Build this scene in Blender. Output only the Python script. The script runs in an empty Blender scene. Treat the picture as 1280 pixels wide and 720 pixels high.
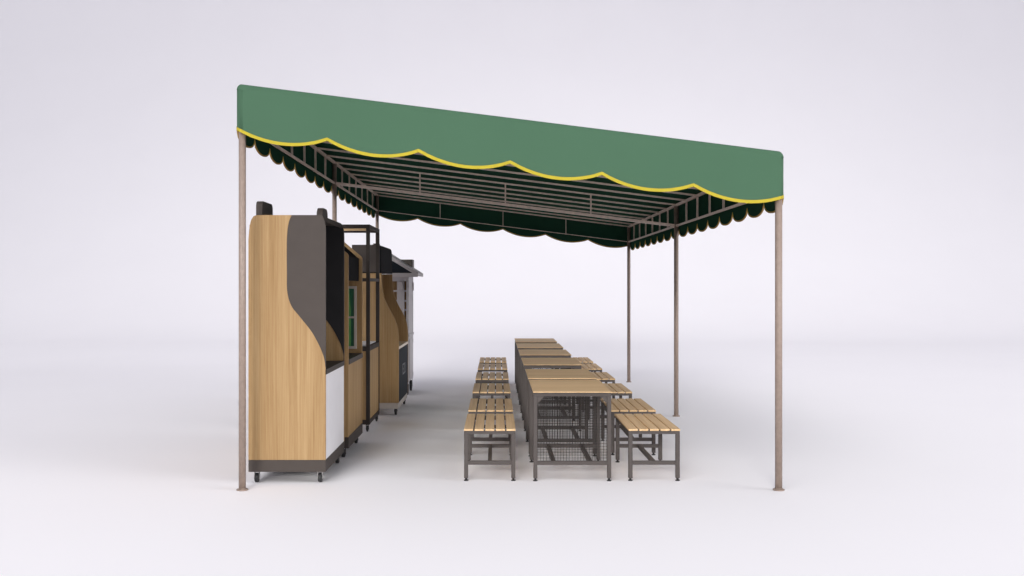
import bpy, bmesh, math, random
from mathutils import Vector, Matrix

random.seed(4)
S = bpy.context.scene
COL = S.collection
PI = math.pi

# ------------------------------------------------------------------ camera frame
EYE = 1.662                     # eye height
CAM = bpy.data.cameras.new('camera')
CAM.sensor_width = 36.0
CAM.lens = 35.0
CAM.shift_x = 19.5 / 1280
CAM.shift_y = -1.7 / 1280
CAM.clip_end = 400
cam = bpy.data.objects.new('camera', CAM)
COL.objects.link(cam)
cam.location = (0, 0, EYE)
cam.rotation_euler = (PI / 2, 0, 0)
S.camera = cam

# ------------------------------------------------------------------ materials
def new_mat(name, rough=0.5, metal=0.0, spec=0.5):
    m = bpy.data.materials.new(name)
    m.use_nodes = True
    nt = m.node_tree
    b = nt.nodes['Principled BSDF']
    b.inputs['Roughness'].default_value = rough
    b.inputs['Metallic'].default_value = metal
    b.inputs['Specular IOR Level'].default_value = spec
    return m, nt, b

def node(nt, kind, **kw):
    n = nt.nodes.new(kind)
    for k, v in kw.items():
        setattr(n, k, v)
    return n

def painted(name, col, rough=0.5, metal=0.0, var=0.06, scale=6.0, bump=0.0, bscale=200.0, spec=0.5):
    """A plain colour with faint unevenness in tone and gloss."""
    m, nt, b = new_mat(name, rough, metal, spec)
    tc = node(nt, 'ShaderNodeTexCoord')
    no = node(nt, 'ShaderNodeTexNoise')
    no.inputs['Scale'].default_value = scale
    no.inputs['Detail'].default_value = 5
    nt.links.new(tc.outputs['Object'], no.inputs['Vector'])
    mr = node(nt, 'ShaderNodeMapRange')
    mr.inputs['From Min'].default_value = 0.3
    mr.inputs['From Max'].default_value = 0.7
    mr.inputs['To Min'].default_value = 1 - var
    mr.inputs['To Max'].default_value = 1 + var
    nt.links.new(no.outputs['Fac'], mr.inputs['Value'])
    mx = node(nt, 'ShaderNodeVectorMath', operation='SCALE')
    mx.inputs[0].default_value = col
    nt.links.new(mr.outputs['Result'], mx.inputs['Scale'])
    nt.links.new(mx.outputs['Vector'], b.inputs['Base Color'])
    if bump:
        nb = node(nt, 'ShaderNodeTexNoise')
        nb.inputs['Scale'].default_value = bscale
        nt.links.new(tc.outputs['Object'], nb.inputs['Vector'])
        bp = node(nt, 'ShaderNodeBump')
        bp.inputs['Strength'].default_value = bump
        bp.inputs['Distance'].default_value = 0.002
        nt.links.new(nb.outputs['Fac'], bp.inputs['Height'])
        nt.links.new(bp.outputs['Normal'], b.inputs['Normal'])
    return m

def wood(name, axis, light, dark, rough=0.6, density=1.0, mixk=1.0):
    """Oak veneer: long fine grain along one axis, broad streaks and short pores."""
    m, nt, b = new_mat(name, rough, spec=0.2)
    tc = node(nt, 'ShaderNodeTexCoord')
    oi = node(nt, 'ShaderNodeObjectInfo')
    off = node(nt, 'ShaderNodeVectorMath', operation='SCALE')
    off.inputs[0].default_value = (37.0, 17.0, 53.0)
    nt.links.new(oi.outputs['Random'], off.inputs['Scale'])
    add = node(nt, 'ShaderNodeVectorMath', operation='ADD')
    nt.links.new(tc.outputs['Object'], add.inputs[0])
    nt.links.new(off.outputs['Vector'], add.inputs[1])
    def grain(across, along, detail, rgh, dist):
        sc = [across] * 3
        sc['xyz'.index(axis)] = along
        mp = node(nt, 'ShaderNodeMapping')
        mp.inputs['Scale'].default_value = sc
        nt.links.new(add.outputs['Vector'], mp.inputs['Vector'])
        n = node(nt, 'ShaderNodeTexNoise')
        n.inputs['Scale'].default_value = 1.0
        n.inputs['Detail'].default_value = detail
        n.inputs['Roughness'].default_value = rgh
        n.inputs['Distortion'].default_value = dist
        nt.links.new(mp.outputs['Vector'], n.inputs['Vector'])
        return n
    broad = grain(9 * density, 0.35, 3, 0.5, 0.4)
    fine = grain(70 * density, 1.1, 6, 0.7, 0.2)
    pore = grain(190 * density, 9.0, 2, 0.5, 0.0)
    r = node(nt, 'ShaderNodeValToRGB')
    r.color_ramp.elements[0].position = 0.36
    r.color_ramp.elements[1].position = 0.66
    nt.links.new(broad.outputs['Fac'], r.inputs['Fac'])
    r2 = node(nt, 'ShaderNodeValToRGB')
    r2.color_ramp.elements[0].position = 0.36
    r2.color_ramp.elements[1].position = 0.64
    nt.links.new(fine.outputs['Fac'], r2.inputs['Fac'])
    r3 = node(nt, 'ShaderNodeValToRGB')
    r3.color_ramp.elements[0].position = 0.28
    r3.color_ramp.elements[1].position = 0.42
    nt.links.new(pore.outputs['Fac'], r3.inputs['Fac'])
    m1 = node(nt, 'ShaderNodeMath', operation='MULTIPLY_ADD')
    m1.inputs[1].default_value = 0.34
    nt.links.new(r.outputs['Color'], m1.inputs[0])
    m2 = node(nt, 'ShaderNodeMath', operation='MULTIPLY_ADD')
    m2.inputs[1].default_value = 0.51
    m2.inputs[2].default_value = 0.0
    nt.links.new(r2.outputs['Color'], m2.inputs[0])
    nt.links.new(m2.outputs[0], m1.inputs[2])
    m3 = node(nt, 'ShaderNodeMath', operation='MULTIPLY_ADD')
    m3.inputs[1].default_value = 0.15
    nt.links.new(r3.outputs['Color'], m3.inputs[0])
    nt.links.new(m1.outputs[0], m3.inputs[2])
    mix = node(nt, 'ShaderNodeMix', data_type='RGBA')
    nt.links.new(m3.outputs[0], mix.inputs['Factor'])
    mix.inputs['A'].default_value = (*dark, 1)
    mix.inputs['B'].default_value = (*light, 1)
    nt.links.new(mix.outputs['Result'], b.inputs['Base Color'])
    bp = node(nt, 'ShaderNodeBump')
    bp.inputs['Strength'].default_value = 0.15
    bp.inputs['Distance'].default_value = 0.001
    nt.links.new(m3.outputs[0], bp.inputs['Height'])
    nt.links.new(bp.outputs['Normal'], b.inputs['Normal'])
    return m

def fabric(name, col, rough=0.8, var=0.03, spec=0.3):
    m, nt, b = new_mat(name, rough, spec=spec)
    tc = node(nt, 'ShaderNodeTexCoord')
    no = node(nt, 'ShaderNodeTexNoise')
    no.inputs['Scale'].default_value = 1.3
    no.inputs['Detail'].default_value = 4
    nt.links.new(tc.outputs['Object'], no.inputs['Vector'])
    mr = node(nt, 'ShaderNodeMapRange')
    mr.inputs['From Min'].default_value = 0.3
    mr.inputs['From Max'].default_value = 0.7
    mr.inputs['To Min'].default_value = 1 - var
    mr.inputs['To Max'].default_value = 1 + var
    nt.links.new(no.outputs['Fac'], mr.inputs['Value'])
    mx = node(nt, 'ShaderNodeVectorMath', operation='SCALE')
    mx.inputs[0].default_value = col
    nt.links.new(mr.outputs['Result'], mx.inputs['Scale'])
    nt.links.new(mx.outputs['Vector'], b.inputs['Base Color'])
    wv = node(nt, 'ShaderNodeTexNoise')
    wv.inputs['Scale'].default_value = 420
    nt.links.new(tc.outputs['Object'], wv.inputs['Vector'])
    bp = node(nt, 'ShaderNodeBump')
    bp.inputs['Strength'].default_value = 0.12
    bp.inputs['Distance'].default_value = 0.001
    nt.links.new(wv.outputs['Fac'], bp.inputs['Height'])
    nt.links.new(bp.outputs['Normal'], b.inputs['Normal'])
    return m

OAK_L, OAK_D = (0.420, 0.282, 0.140), (0.250, 0.142, 0.055)
PALE_L, PALE_D = (0.780, 0.555, 0.315), (0.500, 0.320, 0.160)
M = {
    'floor': painted('floor_white', (0.945, 0.932, 0.950), 0.95, var=0.006, scale=0.4, spec=0.04),
    'oak_z': wood('oak_upright', 'z', OAK_L, OAK_D),
    'oak_y': wood('oak_along', 'y', PALE_L, PALE_D),
    'oak_x': wood('oak_across', 'x', PALE_L, PALE_D),
    'green': fabric('canopy_green', (0.053, 0.123, 0.071)),
    'shaded_green': fabric('canopy_green_shaded', (0.014, 0.044, 0.027), 0.95, var=0.1, spec=0.0),  # canopy green darkened, the underside's shade put into the colour
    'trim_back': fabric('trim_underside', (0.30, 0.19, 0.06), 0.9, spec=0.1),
    'yellow': fabric('yellow_trim', (0.45, 0.365, 0.028)),
    'post': painted('post_taupe', (0.28, 0.215, 0.178), 0.45, 0.0, var=0.10, scale=30, bump=0.3, bscale=500),
    'tent_steel': painted('frame_taupe', (0.60, 0.48, 0.41), 0.4, 0.0, var=0.12, scale=25),
    'steel': painted('furniture_steel', (0.074, 0.063, 0.059), 0.5, var=0.05, scale=20, bump=0.15, bscale=700, spec=0.25),
    'wire': painted('mesh_wire', (0.030, 0.026, 0.024), 0.5, var=0.1, spec=0.2),
    'inner_dark': painted('hood_inner_dark', (0.030, 0.029, 0.030), 0.8, var=0.06, scale=6, spec=0.05),
    'dark': painted('charcoal_board', (0.066, 0.055, 0.049), 0.6, var=0.04, scale=8, spec=0.15),
    'black': painted('black_board', (0.011, 0.011, 0.012), 0.8, var=0.1, scale=10, spec=0.04),
    'blackframe': painted('dark_brown_frame', (0.042, 0.035, 0.031), 0.6, var=0.08, scale=15, spec=0.1),
    'navy': painted('black_panel', (0.018, 0.023, 0.029), 0.7, var=0.08, spec=0.08),
    'white': painted('white_board', (0.80, 0.79, 0.82), 0.4, var=0.015),
    'white_house': painted('house_white', (0.42, 0.40, 0.41), 0.5, var=0.03),
    'cream': painted('cream_top', (0.66, 0.56, 0.43), 0.4, var=0.04),
    'grey': painted('pale_grey_paint', (0.46, 0.43, 0.43), 0.5, var=0.04),
    'palegrey': painted('pale_plinth', (0.50, 0.45, 0.40), 0.5, var=0.05),
    'rubber': painted('caster_rubber', (0.020, 0.020, 0.021), 0.6, var=0.1),
    'chrome': painted('caster_steel', (0.42, 0.41, 0.40), 0.3, 0.6, var=0.08),
    'greenglass': painted('green_panel', (0.024, 0.135, 0.068), 0.35, var=0.08),
    'greenlight': painted('green_stripe', (0.13, 0.36, 0.11), 0.35, var=0.08),
    'brown': painted('brown_box', (0.075, 0.060, 0.048), 0.5, var=0.12),
    'letter': painted('pale_letter', (0.15, 0.155, 0.165), 0.6, var=0.02),
}

# ------------------------------------------------------------------ mesh helpers
def box(bm, x0, x1, y0, y1, z0, z1, mi=0):
    v = [bm.verts.new((x, y, z)) for x in (x0, x1) for y in (y0, y1) for z in (z0, z1)]
    for q in ((0, 1, 3, 2), (4, 6, 7, 5), (0, 4, 5, 1), (2, 3, 7, 6), (0, 2, 6, 4), (1, 5, 7, 3)):
        f = bm.faces.new([v[i] for i in q])
        f.material_index = mi

def prism(bm, pts, y0, y1, mi=0):
    """Outline given as (x, z), extruded along y."""
    a = [bm.verts.new((x, y0, z)) for x, z in pts]
    b = [bm.verts.new((x, y1, z)) for x, z in pts]
    n = len(pts)
    fs = [bm.faces.new(a), bm.faces.new(b[::-1])]
    for i in range(n):
        fs.append(bm.faces.new((a[i], b[i], b[(i + 1) % n], a[(i + 1) % n])))
    for f in fs:
        f.material_index = mi

def rod(bm, p0, p1, r, n=10, square=False):
    p0, p1 = Vector(p0), Vector(p1)
    d = (p1 - p0).normalized()
    up = Vector((0, 0, 1)) if abs(d.z) < 0.9 else Vector((0, 1, 0))
    a = d.cross(up).normalized()
    b = a.cross(d).normalized()
    if square:
        offs = [a * r + b * r, -a * r + b * r, -a * r - b * r, a * r - b * r]
    else:
        offs = [a * (r * math.cos(2 * PI * k / n)) + b * (r * math.sin(2 * PI * k / n)) for k in range(n)]
    n = len(offs)
    r0 = [bm.verts.new(p0 + o) for o in offs]
    r1 = [bm.verts.new(p1 + o) for o in offs]
    bm.faces.new(r0)
    bm.faces.new(r1[::-1])
    for i in range(n):
        f = bm.faces.new((r0[i], r1[i], r1[(i + 1) % n], r0[(i + 1) % n]))
        f.smooth = not square

def obj(name, bm, mats, parent=None, bevel=0.0, smooth=False):
    if not isinstance(mats, (list, tuple)):
        mats = [mats]
    bmesh.ops.recalc_face_normals(bm, faces=bm.faces[:])
    if parent is not None:
        root = parent
        off = Vector((0, 0, 0))
        while root is not None:
            off += root.location
            root = root.parent
        bmesh.ops.translate(bm, verts=bm.verts[:], vec=-off)
    me = bpy.data.meshes.new(name)
    bm.to_mesh(me)
    bm.free()
    for m in mats:
        me.materials.append(M[m])
    if smooth:
        for p in me.polygons:
            p.use_smooth = True
    o = bpy.data.objects.new(name, me)
    COL.objects.link(o)
    if parent is not None:
        o.parent = parent
    if bevel:
        md = o.modifiers.new('bevel', 'BEVEL')
        md.width = bevel
        md.segments = 2
        md.limit_method = 'ANGLE'
        md.angle_limit = math.radians(40)
    return o

def part(name, fn, mats, parent, bevel=0.0, smooth=False):
    bm = bmesh.new()
    fn(bm)
    return obj(name, bm, mats, parent, bevel, smooth)

def bpart(name, dims, mats, parent, bevel=0.002):
    return part(name, lambda bm: box(bm, *dims), mats, parent, bevel)

def thing(name, label, cat, loc, group=None):
    o = bpy.data.objects.new(name, None)
    COL.objects.link(o)
    o.empty_display_size = 0.1
    o.location = loc
    o['label'] = label
    o['category'] = cat
    if group:
        o['group'] = group
    return o

def copy_tree(o, parent=None):
    c = o.copy()
    COL.objects.link(c)
    if parent is not None:
        c.parent = parent
    for ch in list(o.children):
        copy_tree(ch, c)
    return c

# ------------------------------------------------------------------ studio floor and sweep
bm = bmesh.new()
XW = 110.0
prof = [(-70.0, 0.0), (0.0, 0.0), (30.0, 0.0)]
R, yc = 18.0, 30.0
fl = []
for y, z in prof:
    fl.append((bm.verts.new((-XW, y, z)), bm.verts.new((XW, y, z))))
for a, b in zip(fl, fl[1:]):
    bm.faces.new((a[0], a[1], b[1], b[0]))
o = obj('floor', bm, 'floor')
o['kind'] = 'structure'
bm = bmesh.new()
sw = []
for k in range(33):
    t = PI / 2 * k / 32
    sw.append((yc + R * math.sin(t), R - R * math.cos(t)))
sw.append((yc + R, 34.0))
rows = [(bm.verts.new((-XW, y, z)), bm.verts.new((XW, y, z))) for y, z in sw]
for a, b in zip(rows, rows[1:]):
    bm.faces.new((a[0], a[1], b[1], b[0]))
o = obj('backdrop', bm, 'floor', smooth=True)
o['kind'] = 'structure'

# ------------------------------------------------------------------ canopy tent
XL, XR, YF, YB = -2.118, 2.343, 8.08, 17.40
ZL, ZR = 3.318, 2.762
SL = (ZR - ZL) / (XR - XL)
def zt(x): return ZL + SL * (x - XL)
DROP = 0.375                       # roof line to the scallop points
RC = 0.045
tent = thing('canopy_tent', 'large green fabric canopy with yellow scalloped edging standing on six taupe posts', 'canopy', (0, 12.7, 0))

def rloop(inset, dz, n=6):
    """Rounded rectangle with corner radius, following the roof slope."""
    r = max(RC - inset, 0.004)
    x0, x1, y0, y1 = XL + inset, XR - inset, YF + inset, YB - inset
    pts = []
    for cx, cy, a0 in ((x1 - r, y0 + r, -PI / 2), (x1 - r, y1 - r, 0), (x0 + r, y1 - r, PI / 2), (x0 + r, y0 + r, PI)):
        for k in range(n + 1):
            a = a0 + PI / 2 * k / n
            x, y = cx + r * math.cos(a), cy + r * math.sin(a)
            pts.append((x, y, zt(x) + dz))
    return pts
def cover(bm):
    rr = 0.05
    loops = []
    for k in range(6):
        t = PI / 2 * k / 5
        loops.append([bm.verts.new(p) for p in rloop(0.044 * (1 - math.cos(t)), -0.052 + 0.052 * math.sin(t))])
    n = len(loops[0])
    for a, b in zip(loops, loops[1:]):
        for i in range(n):
            f = bm.faces.new((a[i], a[(i + 1) % n], b[(i + 1) % n], b[i]))
            f.smooth = True
    bm.faces.new(loops[-1])
part('roof_cover', cover, 'green', tent)
def shaded_green(bm):
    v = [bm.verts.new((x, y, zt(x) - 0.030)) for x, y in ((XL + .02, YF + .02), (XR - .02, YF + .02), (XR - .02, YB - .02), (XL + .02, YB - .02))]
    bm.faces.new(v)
part('roof_shade_sheet', shaded_green, 'shaded_green', tent)  # dark sheet below the cover, coloured as its shaded underside

def arc(t):                        # one scallop, 0..1 -> 0..1
    return (4 * t * (1 - t)) ** 0.95

def path_front(y, sgn, n=6, sub=24):
    """Front or back edge, left to right with its rounded ends: (x, y, nx, ny, top, bottom)."""
    out = []
    w = (XR - XL) / n
    for i in range(n * sub + 1):
        x = XL + (XR - XL) * i / (n * sub)
        t = (x - XL) / w
        f = t - math.floor(min(t, n - 1e-6))
        f = min(max(f, 0.0), 1.0)
        e = min(x - XL, XR - x)
        yy, nx, ny = y, 0.0, sgn
        if e < RC:
            c = (RC - e) / RC
            s = math.sqrt(max(0.0, 1 - c * c))
            yy = y - sgn * RC * (1 - s) if True else y
            nx = c * (-1 if x < 0 else 1)
            ny = sgn * s
        out.append((x, yy, nx, ny, zt(x) - 0.05, zt(x) - DROP - 0.084 * arc(f)))
    return out
def path_side(x, sgn, n=16, sub=16):
    out = []
    y0, y1 = YF + RC, YB - RC
    w = (y1 - y0) / n
    for i in range(n * sub + 1):
        y = y0 + (y1 - y0) * i / (n * sub)
        t = (y - y0) / w
        f = min(max(t - math.floor(min(t, n - 1e-6)), 0.0), 1.0)
        out.append((x, y, sgn, 0.0, zt(x) - 0.05, zt(x) - DROP - 0.098 * math.sqrt(max(0.0, 1 - (2 * f - 1) ** 2)) ** 0.9))
    return out
TH = 0.005
def cloth(path):
    def fn(bm):
        rows = []
        for x, y, nx, ny, za, zb in path:
            rows.append([bm.verts.new((x, y, za)), bm.verts.new((x, y, zb)),
                         bm.verts.new((x - nx * TH, y - ny * TH, zb)), bm.verts.new((x - nx * TH, y - ny * TH, za))])
        for a, b, pth in zip(rows, rows[1:], path):
            a_n = pth[2]
            for k, mi in ((0, 0), (1, 0), (2, 1), (3, 1)):
                f = bm.faces.new((a[k], a[(k + 1) % 4], b[(k + 1) % 4], b[k]))
                f.material_index = mi
                f.smooth = k in (0, 2) and abs(a_n) < 0.999 and abs(a_n) > 0.001
    return fn
def trim(path, hgt, flip=False):
    """A piping band following the scallops, on both faces of the cloth."""
    def fn(bm):
        n = len(path)
        pts2 = []
        s = 0.0
        for i, p in enumerate(path):
            if i:
                s += math.hypot(p[0] - path[i - 1][0], p[1] - path[i - 1][1])
            pts2.append((s, p[5]))
        rows = []
        e1, e2 = 0.0035, 0.0035
        for i, (x, y, nx, ny, za, zb) in enumerate(path):
            a = pts2[max(i - 1, 0)]
            b = pts2[min(i + 1, n - 1)]
            g = math.hypot(b[0] - a[0], b[1] - a[1]) or 1
            up = min(hgt * g / max(b[0] - a[0], 1e-4), hgt * 1.9)
            xo, yo = x + nx * e1, y + ny * e1
            xi, yi = x - nx * (TH + e2), y - ny * (TH + e2)
            rows.append([bm.verts.new((xo, yo, zb + up)), bm.verts.new((xo, yo, zb - 0.004)),
                         bm.verts.new((xi, yi, zb - 0.004)), bm.verts.new((xi, yi, zb + up * TRIM_IN))])
        for a, b in zip(rows, rows[1:]):
            for k in range(4):
                f = bm.faces.new((a[k], a[(k + 1) % 4], b[(k + 1) % 4], b[k]))
                f.material_index = 1 if k in (1, 2) else 0
        bm.faces.new(rows[0])
        bm.faces.new(rows[-1][::-1])
    return fn
TRIM_IN = 0.55
for path, h in ((path_front(YF, -1), 0.022), (path_front(YB, 1), 0.024), (path_side(XL, -1), 0.016), (path_side(XR, 1), 0.016)):
    v = part('valance', cloth(path), ['green', 'shaded_green'], tent)
    part('trim', trim(path, h), ['yellow', 'trim_back'], v)

PX0, PX1 = -2.075, 2.305
PY = (8.13, 12.76, 17.33)
for y in PY:
    for x in (PX0, PX1):
        p = part('post', lambda bm: rod(bm, (x, y, 0.012), (x, y, zt(x) - 0.075), 0.029, 20), 'post', tent)
        def foot(bm):
            rod(bm, (x, y, 0.0), (x, y, 0.010), 0.047, 20)
            rod(bm, (x, y, 0.010), (x, y, 0.018), 0.032, 20)
        part('base_plate', foot, 'post', p)
NY = 14
ys = [PY[0] + (PY[2] - PY[0]) * k / NY for k in range(NY + 1)]
for k, y in enumerate(ys):
    part('rafter', lambda bm: rod(bm, (PX0, y, zt(PX0) - 0.060), (PX1, y, zt(PX1) - 0.060), 0.0098, square=True), 'tent_steel', tent)
for x in (PX0, PX1):
    part('side_rail', lambda bm: rod(bm, (x, YF + .05, zt(x) - 0.062), (x, YB - .05, zt(x) - 0.062), 0.0145, square=True), 'tent_steel', tent)
    part('side_rail', lambda bm: rod(bm, (x, YF + .05, zt(x) - 0.325), (x, YB - .05, zt(x) - 0.325), 0.0110, square=True), 'tent_steel', tent)
    for k, y in enumerate(ys):
        if k % 7:
            part('upright', lambda bm: rod(bm, (x, y, zt(x) - 0.336), (x, y, zt(x) - 0.048), 0.0100, square=True), 'tent_steel', tent)
for y, r in ((PY[0], 0.010), (PY[1], 0.017), (PY[2], 0.0055)):
    part('tie_beam', lambda bm: rod(bm, (PX0, y, zt(PX0) - 0.325), (PX1, y, zt(PX1) - 0.325), r, square=True), 'tent_steel', tent)
    for q in (1, 2, 3):
        x = PX0 + (PX1 - PX0) * q / 4
        part('hanger', lambda bm: rod(bm, (x, y, zt(x) - 0.336), (x, y, zt(x) - 0.048), min(r * 0.95, 0.0085), square=True), 'tent_steel', tent)

# ------------------------------------------------------------------ benches and tables
def leg_foot(leg, x, y):
    def fn(bm):
        rod(bm, (x, y, 0.0), (x, y, 0.008), 0.019, 14)
        rod(bm, (x, y, 0.008), (x, y, 0.026), 0.010, 10)
    part('foot', fn, 'rubber', leg)

def make_bench(x0, x1, y0, label):
    xc = (x0 + x1) / 2
    L = 1.03
    b = thing('slatted_bench', label, 'bench', (xc, y0 + L / 2, 0), 'slatted benches along the tables')
    zs, zf = 0.446, 0.430
    w = x1 - x0
    gap = 0.014
    sw_ = (w - 4 * gap) / 5
    def seat(bm):
        for i in range(5):
            a = x0 + i * (sw_ + gap)
            box(bm, a, a + sw_, y0, y0 + L, zf, zs)
    part('seat', seat, 'oak_y', b, 0.002)
    t = 0.035
    ya, yb = y0 + 0.010, y0 + 0.945
    for x in (x0 + t / 2 + .001, x1 - t / 2 - .001):
        for y in (ya + t / 2, yb - t / 2):
            lg = part('leg', lambda bm: box(bm, x - t / 2, x + t / 2, y - t / 2, y + t / 2, 0.024, 0.4015), 'steel', b, 0.003)
            leg_foot(lg, x, y)
    def frame(bm):
        box(bm, x0 + .001, x1 - .001, ya, ya + t, 0.4015, zf - .0005)
        box(bm, x0 + .001, x1 - .001, yb - t, yb, 0.4015, zf - .0005)
        for xx in (x0 + .001, x1 - .001 - t):
            box(bm, xx, xx + t, ya + t, yb - t, 0.4015, zf - .0005)
    part('seat_frame', frame, 'steel', b, 0.002)
    part('stretcher', lambda bm: (box(bm, x0 + t + .001, x1 - t - .001, ya + .004, ya + t - .002, 0.138, 0.171)), 'steel', b, 0.002)
    part('stretcher', lambda bm: (box(bm, x0 + t + .001, x1 - t - .001, yb - t + .002, yb - .004, 0.138, 0.171)), 'steel', b, 0.002)
    part('stretcher', lambda bm: (box(bm, xc - .017, xc + .017, ya + t - .002, yb - t + .002, 0.139, 0.170)), 'steel', b, 0.002)
    return b

def make_table(x0, x1, y0, label):
    xc = (x0 + x1) / 2
    L = 1.09
    b = thing('mesh_sided_table', label, 'table', (xc, y0 + L / 2, 0), 'tables in a row down the middle')
    zs, zf = 0.767, 0.7605
    part('tabletop', lambda bm: box(bm, x0 + .010, x1 - .010, y0 + .008, y0 + L - .008, zf, zs), 'oak_x', b, 0.001)
    def rim(bm):
        box(bm, x0 - .004, x1 + .004, y0, y0 + .0075, zf, zs + .0005)
        box(bm, x0 - .004, x1 + .004, y0 + L - .0075, y0 + L, zf, zs + .0005)
        box(bm, x0 - .004, x0 + .0095, y0 + .0075, y0 + L - .0075, zf, zs + .0005)
        box(bm, x1 - .0095, x1 + .004, y0 + .0075, y0 + L - .0075, zf, zs + .0005)
    part('edge_band', rim, 'oak_y', b)
    t = 0.034
    ya, yb = y0 + 0.030, y0 + 0.975
    za = 0.724
    for x in (x0 + t / 2, x1 - t / 2):
        for y in (ya + t / 2, yb - t / 2):
            lg = part('leg', lambda bm: box(bm, x - t / 2, x + t / 2, y - t / 2, y + t / 2, 0.024, za), 'steel', b, 0.003)
            leg_foot(lg, x, y)
    def frame(bm):
        for yy in (ya, yb - t):
            box(bm, x0, x1, yy, yy + t, za, zf - .0005)
        for xx in (x0, x1 - t):
            box(bm, xx, xx + t, ya + t, yb - t, za, zf - .0005)
    part('apron', frame, 'steel', b, 0.002)
    g = 0.062
    for yy in (ya + .008, yb - t + .008):
        part('gusset', lambda bm: prism(bm, [(x0 + t, za), (x0 + t + g, za), (x0 + t, za - g)], yy, yy + .018), 'steel', b)
        part('gusset', lambda bm: prism(bm, [(x1 - t, za), (x1 - t, za - g), (x1 - t - g, za)], yy, yy + .018), 'steel', b)
    for yy in (ya + .002, yb - t + .002):
        part('stretcher', lambda bm: box(bm, x0 + t, x1 - t, yy, yy + t - .004, 0.138, 0.171), 'steel', b, 0.002)
    for xx in (x0 + .175, x1 - .175):
        part('stretcher', lambda bm: box(bm, xx - .018, xx + .018, ya + t - .002, yb - t + .002, 0.139, 0.170), 'steel', b, 0.002)
    for yy in (ya + .020, yb - .020):
        def net(bm):
            p, r = 0.0245, 0.0015
            n = int((x1 - x0 - 2 * t) / p)
            ox = (x1 - x0 - 2 * t - n * p) / 2
            for i in range(n + 1):
                x = x0 + t + ox + i * p
                if x < x0 + t + .003 or x > x1 - t - .003:
                    continue
                box(bm, x - r, x + r, yy - r, yy + r, 0.171, za)
            nz = int((za - 0.171) / p)
            for i in range(1, nz + 1):
                z = 0.171 + i * p
                if z < za - .003:
                    box(bm, x0 + t, x1 - t, yy + r, yy + 3 * r, z - r, z + r)
        part('wire_mesh', net, 'wire', b)
    return b

ORD = ['nearest', 'second nearest', 'third nearest', 'fourth nearest', 'fifth nearest', 'farthest']
BY = [8.50, 9.80, 11.50, 13.15, 14.75, 16.12]
TY = [8.47, 9.71, 11.42, 13.07, 14.62, 16.12]
blab_l = [
    'slatted oak bench nearest the camera on the carts side of the tables',
    'slatted oak bench directly behind the nearest one on the carts side',
    'shaded slatted bench third from the front on the carts side of the tables',
    'shaded slatted bench fourth from the front on the carts side of the tables',
    'shaded slatted bench second from the back on the carts side of the tables',
    'small looking slatted bench farthest back on the carts side of the tables',
]
blab_r = [
    'slatted oak bench nearest the camera, on the open side away from the carts',
    'slatted oak bench right behind the nearest, on the side away from the carts',
    'slatted bench third from the front on the side away from the carts',
    'slatted bench fourth from the front on the side away from the carts',
    'slatted bench second from the back on the side away from the carts',
    'mostly hidden slatted bench farthest back on the side away from the carts',
]
tlab = [
    'oak topped table at the front of the row, wire mesh end in full view',
    'oak topped table close behind the front table of the row',
    'oak topped table third from the front of the row',
    'oak topped table fourth from the front of the row',
    'oak topped table second from the back of the row',
    'oak topped table at the far back end of the row',
]
b0 = make_bench(-0.2775, 0.1635, BY[0], blab_l[0])
t0 = make_table(0.316, 0.981, TY[0], tlab[0])
for i in range(6):
    if i:
        c = copy_tree(b0); c.location.y = b0.location.y + BY[i] - BY[0]; c['label'] = blab_l[i]
        c = copy_tree(t0); c.location.y = t0.location.y + TY[i] - TY[0]; c['label'] = tlab[i]
    c = copy_tree(b0)
    c.location.x = 1.3495
    c.location.y = b0.location.y + BY[i] - BY[0]
    c['label'] = blab_r[i]

# ------------------------------------------------------------------ carts
def caster(parent, x, y, r=0.040, w=0.032, top=0.098, metal='chrome'):
    def wheel(bm):
        n = 22
        a = []
        for xx, rr in ((-w / 2, r * .86), (-w / 2 + .005, r), (w / 2 - .005, r), (w / 2, r * .86)):
            a.append([bm.verts.new((x + xx, y + rr * math.cos(2 * PI * k / n), r + rr * math.sin(2 * PI * k / n))) for k in range(n)])
        for p, q in zip(a, a[1:]):
            for k in range(n):
                f = bm.faces.new((p[k], p[(k + 1) % n], q[(k + 1) % n], q[k]))
                f.smooth = True
        bm.faces.new(a[0]); bm.faces.new(a[-1])
    wh = part('caster', wheel, 'rubber', parent)
    def fork(bm):
        for s in (-1, 1):
            xx = x + s * (w / 2 + .004)
            box(bm, xx - .002, xx + .002, y - .014, y + .016, r - .012, top - .008)
        box(bm, x - w / 2 - .006, x + w / 2 + .006, y - .020, y + .020, top - .010, top - .004)
        box(bm, x - .030, x + .030, y - .026, y + .026, top - .004, top)
        rod(bm, (x - w / 2 - .008, y, r), (x + w / 2 + .008, y, r), .006, 8)
    part('fork', fork, metal, wh)

def smooth_curve(pts, n=6):
    """Catmull-Rom through the given (x, z) points."""
    out = []
    P = [pts[0]] + list(pts) + [pts[-1]]
    for i in range(1, len(P) - 2):
        p0, p1, p2, p3 = P[i - 1], P[i], P[i + 1], P[i + 2]
        for k in range(n):
            t = k / n
            out.append(tuple(0.5 * ((2 * p1[j]) + (-p0[j] + p2[j]) * t + (2 * p0[j] - 5 * p1[j] + 4 * p2[j] - p3[j]) * t * t
                                    + (-p0[j] + 3 * p1[j] - 3 * p2[j] + p3[j]) * t ** 3) for j in (0, 1)))
    out.append(pts[-1])
    return out

F = 1244.4
def atp(px, py, d):                # picture measure -> (x, z) at a depth, used for outlines
    return ((px - 620.5) * d / F, EYE - (py - 358.3) * d / F)

GC = 'food carts lined up under the canopy edge'

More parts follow.
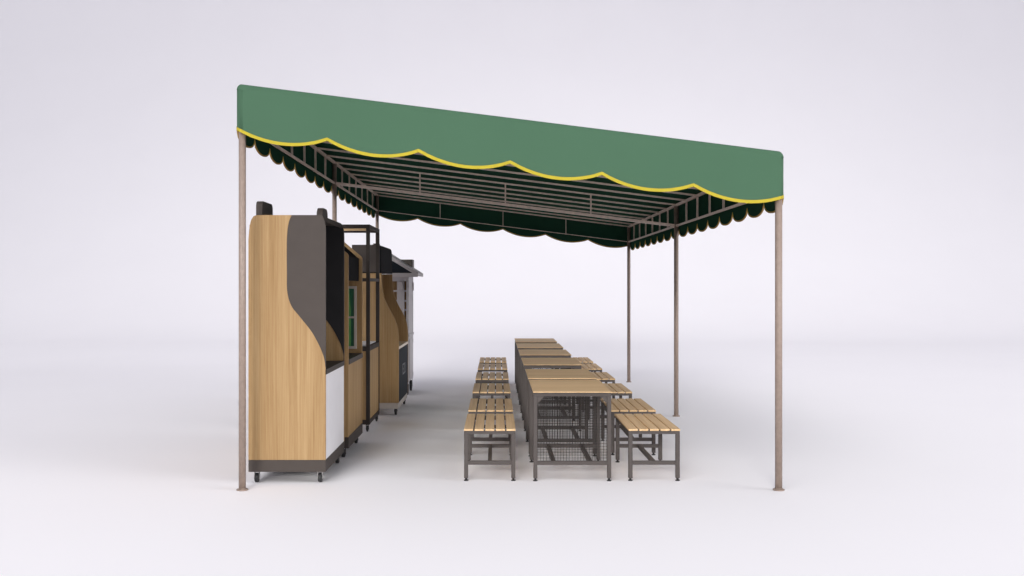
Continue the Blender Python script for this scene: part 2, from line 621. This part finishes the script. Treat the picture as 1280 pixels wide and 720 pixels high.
# --- cart one: oak side with charcoal hood and white front
Y0, Y1 = 8.40, 9.44
k1 = thing('food_cart', 'nearest tall cart with plain oak side, charcoal hood and white front panel', 'food cart', (-1.77, 8.92, 0), GC)
X0, X1 = -2.093, -1.441
A = lambda x, y: atp(x, y, Y0)
zp0, zp1 = 0.098, 0.199
top = A(0, 268.8)[1]
edge = smooth_curve([A(364.6, 268.8), A(360.7, 279), A(358.6, 299), A(358.6, 340), A(359.0, 364), A(364.0, 382), A(376, 397.5), A(390, 415.5),
                     A(399.5, 433), A(404.6, 446), A(406.8, 458), A(407.3, 468)])
edge = [(min(x, X1), z) for x, z in edge]
RH, RV = 0.045, 0.13            # soft rounding of the hood's front top corner
left = [(X0, zp1 + .0005), (X0, A(0, 300)[1])] + [A(*p) for p in ((311.2, 290), (312.0, 282), (313.8, 275), (316.8, 270.2), (321, 268.8))]
wood_out = left + edge + [(X1, zp1 + .0005)]
hood_out = [(x + .0007, z) for x, z in edge if x < X1 - .0007] + [(X1, edge[-1][1])] + [(X1 - RH + RH * math.cos(PI / 2 * k / 7), top - RV + RV * math.sin(PI / 2 * k / 7)) for k in range(8)]
TS = 0.022
for ya in (Y0, Y1 - TS):
    sp = part('side_panel', lambda bm: prism(bm, wood_out, ya, ya + TS), 'oak_z', k1, 0.0015)
    part('hood_side', lambda bm: prism(bm, hood_out, ya, ya + TS), 'dark', sp)
part('hood_inner_sheet', lambda bm: prism(bm, [(min(x, X1 - .003), z) for x, z in hood_out], Y1 - TS - .004, Y1 - TS - .0005), 'inner_dark', k1)  # thin near-black sheet over the far side's inner face
bpart('plinth', (X0, X1, Y0, Y1, zp0, zp1), 'dark', k1, 0.003)
bpart('back_panel', (X0 + .004, X0 + .022, Y0 + TS, Y1 - TS, zp1, 2.185), 'oak_z', k1)
def roof1(bm):
    pts = [A(312.2, 283), A(313.8, 275), A(316.8, 270.2), A(321, 268.8), (X1 - RH, top)] + [(X1 - RH + RH * math.sin(PI / 2 * k / 7), top - RV + RV * math.cos(PI / 2 * k / 7)) for k in range(1, 5)] + [
           (X1 - .030, top - .052), (X1 - .05, top - .03), (A(321, 0)[0], top - .03), (A(318, 0)[0], A(0, 283)[1])]
    prism(bm, pts, Y0 + TS, Y1 - TS)
part('roof', roof1, 'dark', k1)
bpart('inner_back', (-1.80, -1.785, Y0 + TS, Y1 - TS, 0.963, top - .032), 'inner_dark', k1)
bpart('counter', (X0 + .022, X1 + .004, Y0 + TS, Y1 - TS, 0.918, 0.962), 'dark', k1, 0.003)
bpart('front_panel', (X1 - .022, X1 - .002, Y0 + TS, Y1 - TS, zp1, 0.918), 'white', k1)
for x in (-2.035, -1.497):
    for y in (Y0 + .065, Y1 - .065):
        caster(k1, x, y)
# the two rounded boards standing on its roof
def crest(bm, x0, x1, y0, y1, z0, z1, r):
    pts = [(y0, z0)]
    for k in range(9):
        a = PI - PI / 2 * k / 8
        pts.append((y0 + r + r * math.cos(a), z1 - r + r * math.sin(a)))
    for k in range(9):
        a = PI / 2 - PI / 2 * k / 8
        pts.append((y1 - r + r * math.cos(a), z1 - r + r * math.sin(a)))
    pts.append((y1, z0))
    a = [bm.verts.new((x0, y, z)) for y, z in pts]
    b = [bm.verts.new((x1, y, z)) for y, z in pts]
    bm.faces.new(a); bm.faces.new(b[::-1])
    n = len(pts)
    for i in range(n):
        bm.faces.new((a[i], b[i], b[(i + 1) % n], a[(i + 1) % n]))
part('sign_board', lambda bm: crest(bm, -2.078, -2.020, 8.60, 9.00, top - .004, top + .138, .05), 'dark', k1, 0.006)
part('sign_board', lambda bm: crest(bm, -1.565, -1.510, 8.66, 8.92, top - .004, top + .085, .07), 'dark', k1, 0.006)

# --- cart two: oak with sloping roof edge and framed green window
Y0, Y1 = 9.63, 10.64
k2 = thing('food_cart', 'second cart, oak with sloped top, framed green window and grooved front', 'food cart', (-1.76, 10.13, 0), GC)
X0, X1 = -2.09, -1.432
zt2 = 1.972
slope = lambda x: zt2 + (X1 - x) * 0.86
xr = X1 - 0.34
outl = [(X0, 0.206), (X0, slope(xr)), (xr, slope(xr)), (X1 - .01, zt2 + .012), (X1, zt2 - .004), (X1, 0.206)]
for ya in (Y0, Y1 - .024):
    part('side_panel', lambda bm: prism(bm, outl, ya, ya + .024), 'oak_z', k2, 0.0015)
bpart('plinth', (X0, X1 + .002, Y0, Y1, 0.098, 0.205), 'dark', k2, 0.003)
bpart('back_panel', (X0 + .003, X0 + .021, Y0 + .024, Y1 - .024, 0.206, slope(xr) - .031), 'oak_z', k2)
def roof2(bm):
    d = .035
    prism(bm, [(xr, slope(xr) - d), (X1 - d, zt2 - .012), (X1 - d, 1.722), (X1 - d - .02, 1.722), (X1 - d - .02, zt2 - .03), (xr, slope(xr) - d - .03)], Y0 + .024, Y1 - .024)
part('fascia', roof2, 'black', k2)
bpart('roof', (X0, xr - .001, Y0 + .024, Y1 - .024, slope(xr) - .03, slope(xr) - .002), 'oak_y', k2)
bpart('counter', (X0 + .021, X1 + .006, Y0 + .024, Y1 - .002, 0.905, 0.955), 'dark', k2, 0.003)
def groove(bm):
    n = 12
    w = (Y1 - Y0 - .05) / n
    for i in range(n):
        a = Y0 + .025 + i * w
        box(bm, X1 - .022, X1 - .004, a + .004, a + w - .004, 0.206, 0.905)
        box(bm, X1 - .022, X1 - .012, a - .004, a + .004, 0.206, 0.905)
part('front_panel', groove, 'oak_z', k2)
yw = Y1 - .024
def wfr(bm):
    x0, x1, z0, z1 = -1.93, -1.488, 1.000, 1.668
    t = .028
    for d in ((x0, x1, z0, z0 + t), (x0, x1, z1 - t, z1), (x0, x0 + t, z0 + t, z1 - t), (x1 - t, x1, z0 + t, z1 - t), (x0 + t, x1 - t, 1.325, 1.345)):
        box(bm, d[0], d[1], yw - .022, yw - .0005, d[2], d[3])
win = part('window', wfr, 'palegrey', k2, 0.002)
part('pane', lambda bm: (box(bm, -1.902, -1.516, yw - .010, yw - .001, 1.028, 1.325), box(bm, -1.902, -1.516, yw - .010, yw - .001, 1.345, 1.640)), 'greenglass', win)
part('stripe', lambda bm: (prism(bm, [(-1.902, 1.03), (-1.550, 1.03), (-1.550, 1.322), (-1.902, 1.322)], yw - .0125, yw - .0105),
                           prism(bm, [(-1.902, 1.348), (-1.550, 1.348), (-1.550, 1.40), (-1.568, 1.637), (-1.902, 1.637)], yw - .0125, yw - .0105)), 'greenlight', win)
bpart('inner_post', (X1 - .060, X1 - .036, Y0 + .024, Y0 + .050, 0.955, 1.722), 'oak_z', k2)
for x in (-2.03, -1.49):
    for y in (Y0 + .07, Y1 - .07):
        caster(k2, x, y, metal='rubber')

# --- cart three: open dark frame over oak boxes
Y0, Y1 = 11.36, 12.32
k3 = thing('food_cart', 'third cart, tall open dark metal frame above an oak counter base', 'food cart', (-1.77, 11.84, 0), GC)
X0, X1 = -2.09, -1.446
T = 0.042
ZT = 2.372
for x in (X0, X1 - T):
    for y in (Y0, Y1 - T):
        part('upright', lambda bm: box(bm, x, x + T, y, y + T, 0.088, ZT), 'blackframe', k3, 0.002)
def ring(bm, z0, z1, e=0.0):
    box(bm, X0 + T, X1 - T, Y0 + e, Y0 + T - e, z0, z1)
    box(bm, X0 + T, X1 - T, Y1 - T + e, Y1 - e, z0, z1)
    box(bm, X0 + e, X0 + T - e, Y0 + T, Y1 - T, z0, z1)
    box(bm, X1 - T + e, X1 - e, Y0 + T, Y1 - T, z0, z1)
part('top_frame', lambda bm: ring(bm, ZT - .045, ZT - .0005, .001), 'blackframe', k3, 0.002)
part('top_panel', lambda bm: box(bm, X0 + T, X1 - T, Y0 + .012, Y0 + .030, ZT - .072, ZT - .0455), 'oak_x', k3)
part('top_rail', lambda bm: box(bm, X0 + T, X1 - T, Y0 + .002, Y0 + .038, ZT - .092, ZT - .0725), 'blackframe', k3)
part('middle_rail', lambda bm: ring(bm, 1.725, 1.760, .002), 'blackframe', k3, 0.002)
part('counter', lambda bm: (box(bm, X0 + T, X1 - T, Y0 + .003, Y1 - .003, 0.925, 0.978), box(bm, X1 - T, X1 - .003, Y0 + T, Y1 - T, 0.925, 0.978)), 'blackframe', k3, 0.002)
bpart('side_panel', (X0 + T, X1 - T, Y0 + .010, Y0 + .028, 0.141, 0.925), 'oak_z', k3)
bpart('side_panel', (X0 + T, X1 - T, Y1 - .028, Y1 - .010, 0.141, 0.925), 'oak_z', k3)
def groove3(bm):
    n = 9
    w = (Y1 - Y0 - 2 * T) / n
    for i in range(n):
        a = Y0 + T + i * w
        box(bm, X1 - .024, X1 - .008, a + .003, a + w - .003, 0.141, 0.925)
    box(bm, X1 - .030, X1 - .0245, Y0 + T, Y1 - T, 0.141, 0.925)
part('front_panel', groove3, 'oak_z', k3)
part('bottom_frame', lambda bm: ring(bm, 0.088, 0.140, .001), 'blackframe', k3, 0.002)
bpart('shelf', (X0 + T, X1 - T - .002, Y0 + T, Y1 - T, 0.980, 0.992), 'white', k3)
for x in (-2.04, -1.478):
    for y in (Y0 + .05, Y1 - .04):
        caster(k3, x, y, r=.036, w=.020, top=.088, metal='rubber')

# --- cart four: wavy oak side, black hood and black lettered front
Y0, Y1 = 12.82, 14.18
k4 = thing('food_cart', 'fourth cart with wavy oak side, black boxy hood and black lettered front', 'food cart', (-1.60, 13.5, 0), GC)
A = lambda x, y: atp(x, y, Y0)
X0 = -1.93
XF = A(498.5, 0)[0]
wav = smooth_curve([A(476.8, 341.5), A(477.2, 352), A(478.4, 365), A(481.5, 375.5), A(486, 385), A(490.5, 393), A(494.5, 401.5), A(497.3, 411), A(498.4, 421), A(498.5, 432)])
outl = [(X0, 0.165), (X0, wav[0][1]), *wav, (XF, 0.165)]
for ya in (Y0, Y1 - .024):
    part('side_panel', lambda bm: prism(bm, outl, ya, ya + .024), 'oak_z', k4, 0.0015)
hx0, hx1 = A(440, 0)[0], A(475.8, 0)[0]
hz0, hz1 = A(0, 340.5)[1], A(0, 306)[1]
def hood4(bm):
    r = .06
    pts = [(hx0, hz0), (hx0, hz1)]
    for k in range(7):
        a = PI / 2 - PI / 2 * k / 6
        pts.append((hx1 - .03 + .03 * math.cos(a), hz1 - r + r * math.sin(a)))
    pts.append((hx1 + .008, hz0))
    prism(bm, pts, Y0 - .012, Y1 + .012)
part('hood', hood4, 'black', k4, 0.004)
bpart('hood_side', (hx0 + .002, hx1 - .031, Y0 - .016, Y0 - .0122, hz0 + .004, hz1 - .004), 'dark', k4, 0.001)
bpart('back_panel', (X0 + .003, X0 + .021, Y0 + .024, Y1 - .024, 0.165, hz0), 'oak_z', k4)
bpart('counter', (X0 + .021, XF - .002, Y0 + .024, Y1 - .024, 0.852, 0.885), 'cream', k4, 0.002)
fp = bpart('front_panel', (XF - .022, XF - .002, Y0 + .024, Y1 - .024, 0.165, 0.852), 'navy', k4)
bpart('plinth', (X0 + .01, XF - .012, Y0 + .01, Y1 - .01, 0.085, 0.1645), 'palegrey', k4, 0.003)
bpart('roof_vent', (-1.62, -1.55, 13.1, 13.25, hz1 - .002, hz1 + .03), 'dark', k4)
cu = bpy.data.curves.new('lettering', 'FONT')
cu.body = 'IEZU'
cu.size = 0.21
cu.extrude = 0.002
cu.align_x = 'CENTER'
cu.align_y = 'CENTER'
tmp = bpy.data.objects.new('lettering_source', cu)
COL.objects.link(tmp)
bpy.context.view_layer.update()
me = bpy.data.meshes.new_from_object(tmp.evaluated_get(bpy.context.evaluated_depsgraph_get()))
bpy.data.objects.remove(tmp)
me.materials.clear()
me.materials.append(M['letter'])
for v in me.vertices:              # reading direction runs away from the camera on the face that looks right
    x, y, z = v.co
    v.co = Vector((XF + .0005 + z - (-1.60), 13.52 + x - 13.5, 0.545 + y))
lt = bpy.data.objects.new('lettering', me)
COL.objects.link(lt)
lt.parent = fp
for x in (-1.80, -1.305):
    for y in (Y0 + .09, Y1 - .10):
        caster(k4, x, y, r=.055, w=.028, top=.085 + .034, metal='rubber')

# --- cart five: little house with gable roof
Y0, Y1 = 15.20, 16.02
k5 = thing('food_cart', 'farthest cart built like a small white house with a grey gable roof', 'food cart', (-1.863, 15.6, 0), GC)
XC, HW = -1.863, 0.525
YG, YR = 15.00, 16.10
EX, EZ0, EZ1 = 0.680, 1.808, 1.873
RZ = 2.302
x0, x1 = XC - HW, XC + HW
def gable_roof(bm):
    t = .060
    for s in (-1, 1):
        pts = [(XC, RZ), (XC + s * EX, EZ1), (XC + s * EX, EZ0 + .010), (XC, RZ - t * 1.18)]
        prism(bm, pts, YG, YR)
part('roof', gable_roof, 'grey', k5, 0.003)
bpart('eave_board', (XC - EX + .004, XC + EX - .004, YG + .003, YG + .055, EZ0, EZ0 + .060), 'grey', k5)
part('gable_panel', lambda bm: prism(bm, [(XC - EX + .06, EZ0 + .056), (XC + EX - .06, EZ0 + .056), (XC, RZ - .05)], YG + .025, YG + .040), 'navy', k5)
bpart('ceiling', (x0, x1, YG + .056, YR - .02, EZ0 + .010, EZ0 + .026), 'grey', k5)
pw = .038
for x in (x0, x1 - pw):
    for y in (Y0, Y1 - pw):
        part('corner_post', lambda bm: box(bm, x, x + pw, y, y + pw, 0.93, EZ0 + .009), 'white_house', k5, 0.002)
for xa in (x0 + .004, x1 - .018):
    bpart('side_wall', (xa, xa + .014, Y0 + pw, Y1 - pw, 0.93, EZ0 + .009), 'white_house', k5)
bpart('header', (x0 + pw, x1 - pw, Y0 + .006, Y0 + .05, 1.744, EZ0 + .009), 'white_house', k5)
def lattice(bm):
    for c in (-0.400, 0.400):
        box(bm, XC + c - .056, XC + c + .056, Y0 + .014, Y0 + .040, 0.93, 1.744)
    for c in (-0.175, 0.175):
        box(bm, XC + c - .022, XC + c + .022, Y0 + .014, Y0 + .040, 0.93, 1.744)
    for z in (1.15, 1.305, 1.445, 1.596):
        box(bm, x0 + pw, x1 - pw, Y0 + .018, Y0 + .036, z - .014, z + .014)
part('window_lattice', lattice, 'white_house', k5)
bpart('back_wall', (x0 + pw, x1 - pw, Y0 + .10, Y0 + .12, 0.93, EZ0), 'oak_z', k5)
bpart('lamp_box', (-1.498, -1.430, Y0 - .050, Y0 + .012, 1.62, 1.735), 'grey', k5, 0.004)
bpart('wall_lamp', (x1, x1 + .012, Y1 - .08, Y1 - .02, 1.60, 1.73), 'grey', k5)
bpart('counter', (x0 - .03, x1 + .012, Y0 - .02, Y1, 0.895, 0.93), 'white_house', k5, 0.003)
bpart('base_cabinet', (x0, x1, Y0, Y1, 0.205, 0.895), 'white_house', k5, 0.003)
dr = bpart('cabinet_door', (x1 + .0005, x1 + .010, Y0 + .12, Y1 - .20, 0.25, 0.86), 'white_house', k5, 0.003)
part('hinge', lambda bm: box(bm, x1 + .0005, x1 + .016, Y1 - .198, Y1 - .165, 0.25, 0.31), 'chrome', dr)
part('hinge', lambda bm: box(bm, x1 + .0005, x1 + .016, Y1 - .198, Y1 - .165, 0.775, 0.835), 'chrome', dr)
bpart('chimney', (-1.525, -1.325, 15.76, 16.04, 1.90, 2.092), 'brown', k5, 0.004)
for x in (x0 + .05, x1 - .030):
    for y in (Y0 + .10, Y1 - .10):
        caster(k5, x, y, r=.085, w=.036, top=.205, metal='rubber')

# ------------------------------------------------------------------ light
W = bpy.data.worlds.new('World')
S.world = W
W.use_nodes = True
nt = W.node_tree
bg = nt.nodes['Background']
tc = node(nt, 'ShaderNodeTexCoord')            # a studio surround: bright walls, dimmer ceiling
sx = node(nt, 'ShaderNodeSeparateXYZ')
nt.links.new(tc.outputs['Generated'], sx.inputs['Vector'])
rp = node(nt, 'ShaderNodeValToRGB')
els = [(0.0, (0.53, 0.522, 0.572)), (0.2, (0.52, 0.512, 0.563)), (0.4, (0.46, 0.455, 0.510)), (1.0, (0.45, 0.446, 0.502))]
for i in range(2):
    rp.color_ramp.elements[i].position = els[-i][0]
    rp.color_ramp.elements[i].color = (*els[-i][1], 1)
for p, c in els[1:-1]:
    e = rp.color_ramp.elements.new(p)
    e.color = (*c, 1)
nt.links.new(sx.outputs['Z'], rp.inputs['Fac'])
nt.links.new(rp.outputs['Color'], bg.inputs['Color'])
bg.inputs['Strength'].default_value = 1.04

def area(name, loc, target, size, power, col, spread=180):
    L = bpy.data.lights.new(name, 'AREA')
    L.shape = 'RECTANGLE'
    L.size, L.size_y = size
    L.energy = power
    L.color = col
    L.spread = math.radians(spread)
    o = bpy.data.objects.new(name, L)
    COL.objects.link(o)
    o.location = loc
    o.rotation_euler = (Vector(target) - Vector(loc)).to_track_quat('-Z', 'Y').to_euler()
    return o
area('key_softbox', (-33, -60, 72), (0, 8, 0.0), (60, 60), 3900, (1.0, 0.975, 0.955), 58)
area('fill_softbox', (82, -24, 27), (0, 11, -2.0), (56, 22), 3900, (1.0, 0.985, 0.97), 54)
area('added_front_fill', (-17, -92, 25), (0, 10, -5.0), (34, 12), 2150, (1.0, 0.975, 0.94), 26)  # added lamp out of view, narrowed to brighten the floor under the canopy

S.render.engine = 'CYCLES'
S.cycles.use_denoising = True
S.cycles.max_bounces = 8
S.cycles.diffuse_bounces = 5
S.view_settings.view_transform = 'Standard'
S.view_settings.look = 'None'
S.view_settings.exposure = 0.09
S.view_settings.gamma = 1
